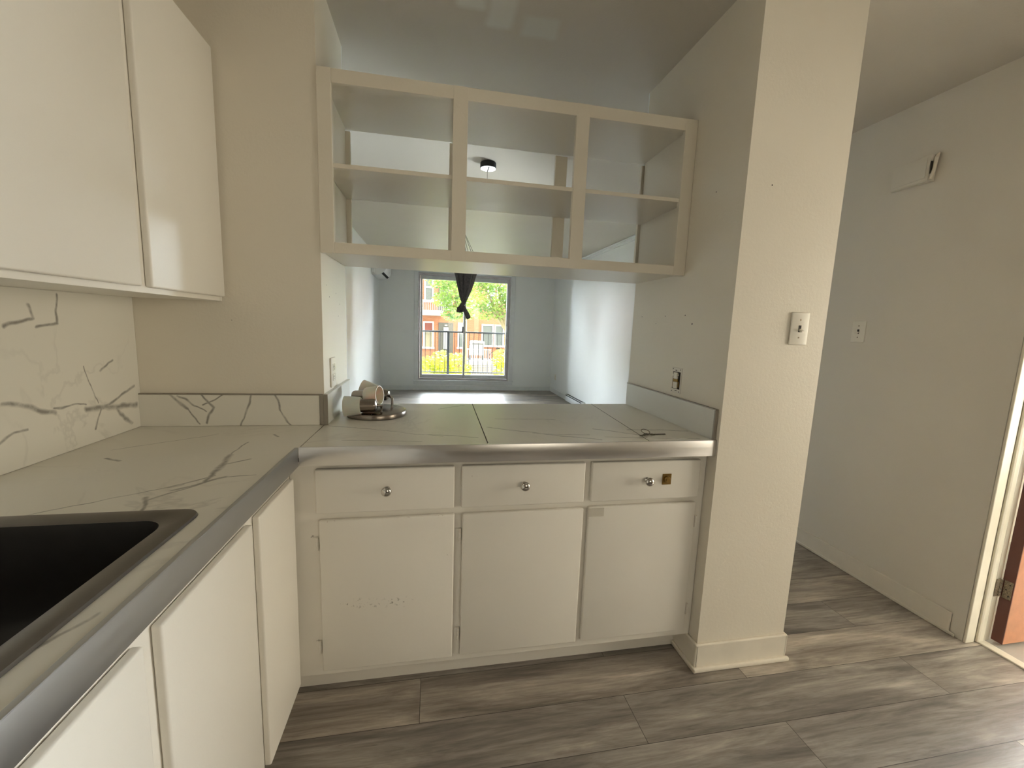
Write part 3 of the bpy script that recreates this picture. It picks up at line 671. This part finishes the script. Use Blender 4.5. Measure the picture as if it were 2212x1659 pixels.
t = thing('door_chime', (XR, 1.67, 2.03), 'painted-over door chime box with one broken end high on the corridor wall', 'door chime')
ya, yb, z0, z1 = 1.585, 1.772, 2.036, 2.152
b = B()
def hexa(bm, P):
    v = [bm.verts.new(p) for p in P]
    for f in ((0, 1, 2, 3), (7, 6, 5, 4), (0, 4, 5, 1), (1, 5, 6, 2), (2, 6, 7, 3), (3, 7, 4, 0)): bm.faces.new([v[i] for i in f])
hexa(b, [(XR-.0005, yb, z0), (XR-.0005, ya, z0), (XR-.0005, ya, z1), (XR-.0005, yb, z1), (XR-.013, yb, z0), (XR-.040, ya, z0), (XR-.040, ya, z1), (XR-.013, yb, z1)])
bmesh.ops.bevel(b, geom=b.edges[:], offset=.003, segments=2, affect='EDGES'); obj('cover', b, M['hall'], t, True)
b = B(); hexa(b, [(XR-.014, yb-.016, z0+.016), (XR-.036, ya+.016, z0+.016), (XR-.036, ya+.016, z1-.012), (XR-.014, yb-.016, z1-.012), (XR-.0175, yb-.016, z0+.016), (XR-.0405, ya+.016, z0+.016), (XR-.0405, ya+.016, z1-.012), (XR-.0175, yb-.016, z1-.012)])
obj('front_panel', b, M['hall'], t)
b = B(); tube(b, [(XR-.034, ya-.004, z0+.004), (XR-.030, ya-.008, z0+.03), (XR-.022, ya-.007, z0+.06), (XR-.025, ya-.010, z1-.02), (XR-.012, ya-.006, z1+.000), (XR-.006, ya-.007, z1+.006)], [.006, .008, .007, .009, .006, .003], 8); obj('broken_end', b, M['trim'], t, True)
b = B(); box(b, XR-.040, XR-.030, ya-.0025, ya-.0005, z0+.03, z0+.085); obj('crack', b, M['dark'], t)

# ------------------------------------------------------------------ light fixture lying on the counter
fx = thing('spotlight_fixture', (.760, 1.695, HC), 'round nickel ceiling light with three frosted shades lying on the counter', 'light fixture')
b = B(); lathe(b, [(0, .0008), (.112, .0008), (.119, .003), (.120, .016), (.117, .021), (.108, .024), (.0, .0245)], Matrix.Translation((.760, 1.695, HC)), 64); obj('base_plate', b, M['nickel'], fx, True)
def head(cup_end, shade_end, r=.041, cupr=.026, post=None):
    a = Vector(cup_end); c = Vector(shade_end); L_ = (c-a).length; mm = axis(a, c-a)
    hd = obj('lamp_head', lathe(B(), [(0, 0), (cupr*.55, .001), (cupr*.9, .006), (cupr, .014), (cupr, L_*.52), (cupr*1.02, L_*.53), (cupr*.9, L_*.54), (0, L_*.54)], mm, 32), M['nickel'], fx, True)
    s0 = L_*.5
    obj('lamp_shade', lathe(B(), [(cupr*1.0, s0), (r*.84, s0+.001), (r*.87, s0+.006), (r*.94, (s0+L_)/2), (r, L_), (r-.003, L_), (r*.94-.003, (s0+L_)/2), (r*.82, s0+.008), (0, s0+.008)], mm, 40), M['frost'], hd, True)
    if post:
        obj('arm', tube(B(), [post, (post[0], post[1], a.z-.006), tuple(a*.6+Vector((post[0], post[1], a.z))*.4), tuple(a+(c-a).normalized()*.004)], .0055, 10), M['nickel'], fx, True)
zt = HC+.0245
head((.773, 1.607, .966), (.650, 1.613, .961), .040, .0255, (.787, 1.622, zt-.001))
head((.664, 1.700, .985), (.776, 1.664, .997), .039, .024, (.690, 1.725, zt-.001))
head((.802, 1.772, .974), (.686, 1.800, 1.006), .036, .024, (.816, 1.752, zt-.001))

# keys
k = thing('key_ring', (1.772, 1.322, HC), 'small key ring with dark keys lying near the front right of the counter', 'keys')
b = B(); ring = [(1.782+.015*math.cos(a), 1.341+.018*math.sin(a), .9125+.004*math.sin(a)*0+.0045*(1+math.sin(a))) for a in [2*PI*i/24 for i in range(25)]]; tube(b, ring, .0012, 6); obj('ring', b, M['nickel'], k, True)
M['keym'] = plain('dark_key_metal', (.10, .085, .06), .4, .9)
b = B(); mm = Matrix.Translation((1.800, 1.319, HC+.0005)) @ Matrix.Rotation(.03, 4, 'Z'); box(b, -.012, .004, -.009, .009, 0, .0025, .001, 2, mm); box(b, .003, .052, -.0035, .0035, 0, .0025, .0006, 2, mm); obj('key', b, M['keym'], k)
b = B(); mm = Matrix.Translation((1.770, 1.312, HC+.0032)) @ Matrix.Rotation(math.radians(212), 4, 'Z') ; box(b, -.012, .006, -.009, .009, 0, .0025, .001, 2, mm); box(b, .003, .042, -.0035, .0035, 0, .0025, .0006, 2, mm); obj('key', b, M['keym'], k)

# ------------------------------------------------------------------ living room things
ac = thing('air_conditioner', (.12, 7.65, 2.05), 'white split air conditioner high on the living room left wall', 'air conditioner')
yA, yZ = 7.13, 7.97
prof = [(.001, 2.05), (.06, 2.042), (.13, 2.055), (.205, 2.11), (.235, 2.16), (.240, 2.30), (.225, 2.335), (.001, 2.34)]
b = B(); a = [b.verts.new((x, yA, zz)) for x, zz in prof]; c = [b.verts.new((x, yZ, zz)) for x, zz in prof]; b.faces.new(a); b.faces.new(c[::-1])
for i in range(len(prof)): b.faces.new((a[i], a[(i+1) % 8], c[(i+1) % 8], c[i]))
bmesh.ops.bevel(b, geom=b.edges[:], offset=.006, segments=2, affect='EDGES'); obj('body', b, M['plastic2'], ac, True)
b = B(); mm = Matrix.Translation((.172, 0, 2.078)) @ Matrix.Rotation(math.radians(-36), 4, 'Y'); box(b, -.020, .020, yA+.03, yZ-.03, -.006, .0, 0, 2, mm); obj('air_vent', b, M['black'], ac)
b = B(); box(b, .005, .05, yA-.03, yA-.0005, 2.07, 2.20, .004); obj('pipe_cover', b, M['plastic2'], ac)

cl = thing('ceiling_light', (1.358, 3.05, 2.39), 'tiny round ceiling light with a hanging pull wire in the living room', 'ceiling light')
cx, cy = 1.357, 3.03
b = B(); lathe(b, [(0, CE-.0005), (.052, CE-.0005), (.056, CE-.004), (.057, 2.392), (.055, 2.390), (0, 2.3905)], Matrix.Translation((cx, cy, 0)), 40); obj('housing', b, M['black'], cl, True)
b = B(); lathe(b, [(.054, 2.3898), (.053, 2.388), (0, 2.3872)], Matrix.Translation((cx, cy, 0)), 40)
m_, N_, L_, bb = mat('lit_diffuser'); bb.inputs['Emission Color'].default_value = (.85, .95, 1, 1); bb.inputs['Emission Strength'].default_value = 1.6; bb.inputs['Base Color'].default_value = (.9, .9, .9, 1)
M['diff'] = m_
obj('diffuser', b, M['diff'], cl, True)
b = B(); box(b, cx-.003, cx+.003, cy-.050, cy+.050, 2.3845, 2.3868, .0005); obj('crossbar', b, M['black'], cl)
b = B(); tube(b, [(cx-.004, cy+.01, 2.386), (cx-.005, cy, 2.33), (cx-.009, cy, 2.28)], .0016, 6); obj('pull_wire', b, M['rust'], cl)

# hammock chair hung from a ceiling hook and knotted up
hm = thing('hammock_chair', (1.33, 4.937, 1.366), 'dark fabric hammock hanging by cords from the ceiling, knotted at the bottom', 'hammock')
hy = 4.937
b = B(); tube(b, [(1.305, hy, CE-.001), (1.305, hy, CE-.02), (1.312, hy, CE-.035), (1.306, hy, CE-.045), (1.298, hy, CE-.035)], .004, 8); obj('hook', b, M['black'], hm, True)
tops = [1.128+.040*i for i in range(10)]
b = B()
for i, x in enumerate(tops): tube(b, [(1.305, hy, 2.392), (x, hy+.05*math.sin(i*2.1), 2.03)], .0022, 5)
obj('cords', b, M['black'], hm)
b = B(); n = 96; rings = []
levels = [(2.03, 1.127, 1.512, .085), (1.985, 1.150, 1.510, .085), (1.89, 1.223, 1.483, .08), (1.80, 1.245, 1.458, .07), (1.70, 1.268, 1.425, .055), (1.62, 1.288, 1.390, .04), (1.56, 1.312, 1.362, .024), (1.535, 1.322, 1.352, .016)]
for zz, xa, xb, dp in levels:
    rr = []
    for i in range(n):
        a = 2*PI*i/n; w_ = 1+.10*math.sin(a*13+zz*2)+.06*math.sin(a*23+1)
        rr.append(b.verts.new(((xa+xb)/2+(xb-xa)/2*math.cos(a)*(.96+.04*w_), hy+dp*math.sin(a)*w_, zz+.012*math.sin(a*7))))
    rings.append(rr)
for p, q in zip(rings, rings[1:]):
    for i in range(n): b.faces.new((p[i], p[(i+1) % n], q[(i+1) % n], q[i]))
obj('fabric', b, M['cloth'], hm, True)
b = B(); tube(b, [(1.337, hy, 1.55), (1.318, hy-.02, 1.52), (1.300, hy-.035, 1.49), (1.275, hy-.03, 1.475), (1.272, hy, 1.455), (1.31, hy+.02, 1.455), (1.345, hy-.03, 1.475), (1.335, hy-.045, 1.50)], [.018, .026, .026, .024, .022, .024, .026, .018], 12); obj('knot', b, M['cloth'], hm, True)
b = B(); tube(b, [(1.335, hy-.02, 1.485), (1.355, hy-.02, 1.455), (1.375, hy-.015, 1.42), (1.392, hy-.01, 1.385), (1.402, hy-.01, 1.366)], [.020, .026, .028, .030, .022], 12); obj('tail', b, M['cloth'], hm, True)

ht = thing('baseboard_heater', (XL2-.03, 6.53, 0), 'white baseboard heater with dark slot along the living room right wall', 'heater')
b = B(); box(b, XL2-.062, XL2-.001, 6.11, 6.96, .018, .135, .006); obj('casing', b, M['trimw'], ht, True)
b = B(); box(b, XL2-.064, XL2-.0625, 6.13, 6.94, .112, .128); box(b, XL2-.058, XL2-.02, 6.13, 6.94, .1352, .1358); obj('grille', b, M['black'], ht)

# ------------------------------------------------------------------ outside
st('floor_balcony', box(B(), .2, 3.0, YW+.21, 9.0, -.02, .10), M['concrete'])
rl = thing('balcony_railing', (1.65, 8.9, .10), 'dark metal balcony railing outside the living room window', 'railing')
obj('top_rail', box(B(), .3, 2.95, 8.875, 8.925, 1.115, 1.150, .003), M['black'], rl)
obj('bottom_rail', box(B(), .3, 2.95, 8.885, 8.915, .262, .282, .003), M['black'], rl)
for x in (.32, 1.305, 2.90): obj('post', box(B(), x-.025, x+.025, 8.875, 8.925, .1005, 1.1145, .003), M['black'], rl)
x = .42
while x < 2.88:
    if abs(x-1.305) > .04: obj('baluster', box(B(), x-.0055, x+.0055, 8.894, 8.906, .2822, 1.1148), M['black'], rl)
    x += .102

def kx(x): return .986+(x-.986)*1.362
def kz(z): return 1.293+(z-1.293)*1.362
gr = obj('ground_street', box(B(), -40, 45, 10, 80, -2.3, -1.9), M['ground']); gr['kind'] = 'structure'
gl = obj('ground_lawn', box(B(), -12, 16, 9.1, 14.5, -1.899, -1.82), M['grass']); gl['kind'] = 'structure'
bd = thing('apartment_building', (3, 31, -1.9), 'orange brick apartment building with white windows across the street', 'building')
YBD = 30
obj('wall', box(B(), -14, 20, YBD, YBD+6, -1.9, 9), M['brick'], bd)
def bwin(x0, x1, z0, z1, lower=M['glassdark'], upper=M['glassdark'], split=.55):
    X0, X1_, Z0, Z1 = kx(x0), kx(x1), kz(z0), kz(z1); f = .09*1.1
    b = B(); box(b, X0, X0+f, YBD-.10, YBD-.005, Z0, Z1); box(b, X1_-f, X1_, YBD-.10, YBD-.005, Z0, Z1); box(b, X0+f, X1_-f, YBD-.095, YBD-.005, Z1-f, Z1); box(b, X0-.05, X1_+.05, YBD-.16, YBD-.005, Z0-.03, Z0+f)
    zs = Z0+(Z1-Z0)*split; box(b, X0+f, X1_-f, YBD-.095, YBD-.005, zs-.05, zs+.05)
    o = obj('window', b, M['wframe'], bd)
    obj('pane', box(B(), X0+f, X1_-f, YBD-.03, YBD-.004, Z0+f, zs-.05), lower, o); obj('pane', box(B(), X0+f, X1_-f, YBD-.03, YBD-.004, zs+.05, Z1-f), upper, o)
M['blind'] = plain('pale_blind', (.26, .25, .18), .7)
bwin(.52, .99, 2.38, 3.60, split=.6); bwin(.49, 1.02, .02, 1.39, M['blind'], M['curtred'], .63); bwin(2.25, 2.70, .05, 1.39, split=.62)
bwin(3.49, 4.13, .19, 1.36, split=.60); bwin(4.17, 4.70, .19, 1.36, split=.60); bwin(3.75, 4.15, 2.24, 3.4); bwin(4.25, 4.70, 2.5, 3.4); bwin(-.6, -.1, .02, 1.39); bwin(-.6, -.1, 2.38, 3.6)
b = B(); box(b, kx(1.26), kx(2.02), YBD-.05, YBD-.004, -1.2, kz(1.36)); obj('porch_shade_panel', b, M['porchdark'], bd)  # flat dark panel: the recess's shade is put into its colour
b = B(); box(b, kx(1.52), kx(1.76), YBD-.12, YBD-.051, kz(.0), kz(1.12)); obj('entrance_door', b, M['greyrail'], bd)
b = B(); box(b, kx(1.58), kx(1.70), YBD-.14, YBD-.051, kz(1.20), kz(1.26)); obj('porch_sign', b, M['wframe'], bd)  # white sign above the entrance door
b = B(); box(b, kx(-.2), kx(1.45), YBD-1.4, YBD-.004, kz(1.69), kz(1.93)); 
obj('balcony_slab', b, M['concrete'], bd)
b = B(); box(b, kx(-.2), kx(1.45), YBD-1.46, YBD-1.405, kz(1.80), kz(1.93)); obj('balcony_fascia', b, M['wframe'], bd)
b = B(); box(b, kx(1.24), kx(1.95), YBD-.06, YBD-.004, kz(1.95), kz(3.1)); obj('balcony_door', b, M['porchdark'], bd)
b = B(); x = kx(-.2)
while x < kx(1.95): box(b, x-.015, x+.015, YBD-1.43, YBD-1.40, kz(1.93), kz(2.40)); x += .12
box(b, kx(-.2), kx(1.95), YBD-1.45, YBD-1.39, kz(2.39), kz(2.43)); obj('balcony_railing', b, M['greyrail'], bd)

tr = thing('garden_terrace', (4.4, 26.6, -1.9), 'raised terrace with lattice skirt in front of the brick building', 'terrace')
obj('deck', box(B(), 3.0, 6.4, 25.6, 28.4, -1.12, -.95), M['concrete'], tr)
b = B()
for i in range(34): box(b, 3.05+i*.1, 3.07+i*.1, 25.62, 25.64, -1.88, -1.13)
for i in range(8): box(b, 3.03, 6.38, 25.645, 25.66, -1.86+i*.1, -1.84+i*.1)
obj('lattice', b, M['wframe'], tr); obj('skirt_board', box(B(), 3.03, 6.38, 25.68, 25.72, -1.9, -1.125), M['blind'], tr)
fr = thing('terrace_fence', (3.8, 25.75, -.95), 'white picket railing around the terrace across the street', 'fence')
b = B(); box(b, 3.05, 4.55, 25.72, 25.78, -.22, -.16); box(b, 3.05, 4.55, 25.72, 25.78, -.90, -.85); obj('rails', b, M['wframe'], fr)
for i in range(14): obj('picket', box(B(), 3.06+i*.112, 3.10+i*.112, 25.735, 25.765, -.8495, -.2205), M['greyrail'], fr)
gc = thing('grill_cart', (3.75, 26.6, -.95), 'pale barbecue grill cart with dark lid behind the white railing', 'grill')
b = B(); box(b, 3.25, 4.15, 26.3, 26.9, -.60, .02, .02); obj('cabinet', b, M['greyrail'], gc)
b = B(); box(b, 3.30, 4.20, 26.25, 26.95, .022, .30, .08, 3); obj('lid', b, M['plastic2'], gc); 
obj('handle', box(B(), 3.4, 4.1, 26.18, 26.22, .08, .16, .01), M['porchdark'], gc)
for x, y in ((3.3, 26.35), (4.1, 26.35), (3.3, 26.85), (4.1, 26.85)): obj('leg', box(B(), x-.03, x+.03, y-.03, y+.03, -.9495, -.6005), M['black'], gc)
by = thing('bicycle', (5.2, 26.0, -.95), 'dark bicycle parked on the terrace beside the railing', 'bicycle')
for x in (4.75, 5.65):
    b = B(); tube(b, [(x+.28*math.cos(a), 26.0, -.64+.28*math.sin(a)) for a in [2*PI*i/28 for i in range(29)]], .022, 6)
    for i in range(5): tube(b, [(x, 26, -.64), (x+.29*math.cos(i*1.257), 26, -.64+.29*math.sin(i*1.257))], .005, 4)
    obj('wheel', b, M['black'], by)
b = B()
for p, q in (((4.75, 26, -.64), (5.1, 26, -.62)), ((5.1, 26, -.62), (5.02, 26, -.15)), ((5.02, 26, -.2), (5.5, 26, -.2)), ((5.1, 26, -.62), (5.5, 26, -.22)), ((5.5, 26, -.05), (5.65, 26, -.64)), ((4.75, 26, -.64), (5.03, 26, -.22))): tube(b, [p, q], .018, 6)
obj('frame', b, M['black'], by)
obj('saddle', box(B(), 4.90, 5.14, 25.94, 26.06, -.148, -.09, .02), M['black'], by); b = B(); tube(b, [(5.5, 25.75, -.02), (5.5, 26.25, -.02)], .015, 6); obj('handlebar', b, M['black'], by)

def leaves(bm, c, rad, n, size, squash=1.0, rnd=random):
    cx_, cy_, cz_ = c
    for _ in range(n):
        while True:
            p = Vector((rnd.uniform(-1, 1), rnd.uniform(-1, 1), rnd.uniform(-1, 1)))
            if .25 < p.length < 1: break
        p = Vector((cx_+p.x*rad[0], cy_+p.y*rad[1], cz_+p.z*rad[2]))
        q = Vector((rnd.gauss(0, 1), rnd.gauss(0, 1), rnd.gauss(0, 1)+.6)).normalized().to_track_quat('Z', 'Y')
        s = size*rnd.uniform(.6, 1.3)
        v = [bm.verts.new(p+q @ Vector(k)) for k in ((-s, 0, 0), (0, -s*.55, -s*.12), (s, 0, 0), (0, s*.55, s*.12))]
        bm.faces.new(v)
def tree(loc, trunkpts, trunkr, blobs, label, n, size):
    t = thing('street_tree', loc, label, 'tree')
    b = B(); tube(b, trunkpts, trunkr, 10)
    for (c, r_) in blobs: tube(b, [trunkpts[-2], tuple((Vector(trunkpts[-1])+Vector(c))/2+Vector((0, 0, .1))), c], [.07, .05, .02], 6)
    obj('trunk', b, M['bark'], t, True)
    b = B()
    for (c, r_) in blobs: leaves(b, c, r_, int(n*r_[0]*r_[2]), size)
    obj('crown', b, M['leaf'], t)
tree((2.25, 17.2, -1.9), [(2.30, 17.2, -1.9), (2.28, 17.2, 0), (2.25, 17.1, 1.6), (1.9, 17, 2.6)], [.12, .10, .08, .05],
     [((1.35, 17, 3.2), (.75, .9, .60)), ((1.85, 17, 2.5), (.65, .9, .65)), ((1.30, 17, 2.25), (.42, .6, .30)), ((2.2, 17, 3.6), (.9, 1, .7)), ((1.75, 17.2, 1.75), (.50, .6, .35)), ((2.30, 17, 1.95), (.5, .8, .5))],
     'leafy green street tree seen through the left window pane', 1900, .062)
def far(p, k=1.087): return (.986+(p[0]-.986)*k, 19.7+(p[1]-18), 1.293+(p[2]-1.293)*k)
tree((4.7, 19.7, -1.9), [far(p) for p in ((4.45, 18, -1.65), (4.4, 18, -.3), (4.2, 18, 1.0), (3.6, 18, 2.1))], [.13, .11, .09, .06],
     [(far(c), r_) for c, r_ in (((3.3, 18, 2.5), (1.0, .9, .8)), ((4.1, 18, 2.0), (.9, .9, .6)), ((3.9, 18, 3.3), (1.2, .9, .75)), ((2.75, 18, 3.4), (.85, .9, .65)), ((4.55, 18, 2.6), (.85, .9, .75)), ((3.2, 18, 1.85), (.75, .7, .38)), ((4.6, 18, 1.45), (.48, .6, .38)))],
     'green street tree with a slanting trunk seen through the right window pane', 1300, .065)
def shrub(loc, blobs, label, n=1500, size=.045):
    t = thing('yellow_shrub', loc, label, 'shrub'); b = B()
    for (c, r_) in blobs: tube(b, [(loc[0], loc[1], loc[2]), ((loc[0]+c[0])/2, loc[1], (loc[2]+c[2])/2), c], [.03, .02, .01], 6)
    obj('stems', b, M['bark'], t)
    b = B()
    for (c, r_) in blobs: leaves(b, c, r_, int(n*r_[0]*r_[2]*3), size)
    obj('foliage', b, M['leafy'], t)
shrub((1.2, 10.6, -1.82), [((.85, 10.6, .15), (.30, .3, .33)), ((1.20, 10.6, .30), (.30, .3, .33)), ((1.6, 10.6, .18), (.33, .3, .42)), ((1.3, 10.6, -.25), (.75, .4, .4)), ((1.0, 10.6, -.8), (.7, .4, .5)), ((1.6, 10.6, -.9), (.6, .4, .5))],
      'bright yellow-green shrub behind the left half of the balcony railing')
shrub((2.75, 10.6, -1.82), [((2.72, 10.6, .45), (.22, .3, .25)), ((2.82, 10.6, .1), (.30, .3, .4)), ((2.85, 10.6, -.5), (.38, .4, .6)), ((2.80, 10.6, -1.1), (.5, .4, .5))],
      'bright yellow-green shrub behind the right end of the balcony railing')
shrub((1.98, 11.6, -1.82), [((1.965, 11.6, .04), (.135, .15, .17)), ((2.0, 11.6, -.35), (.2, .2, .3)), ((2.02, 11.6, -.95), (.3, .3, .5))],
      'small yellow-green shrub tip at the middle of the balcony railing')
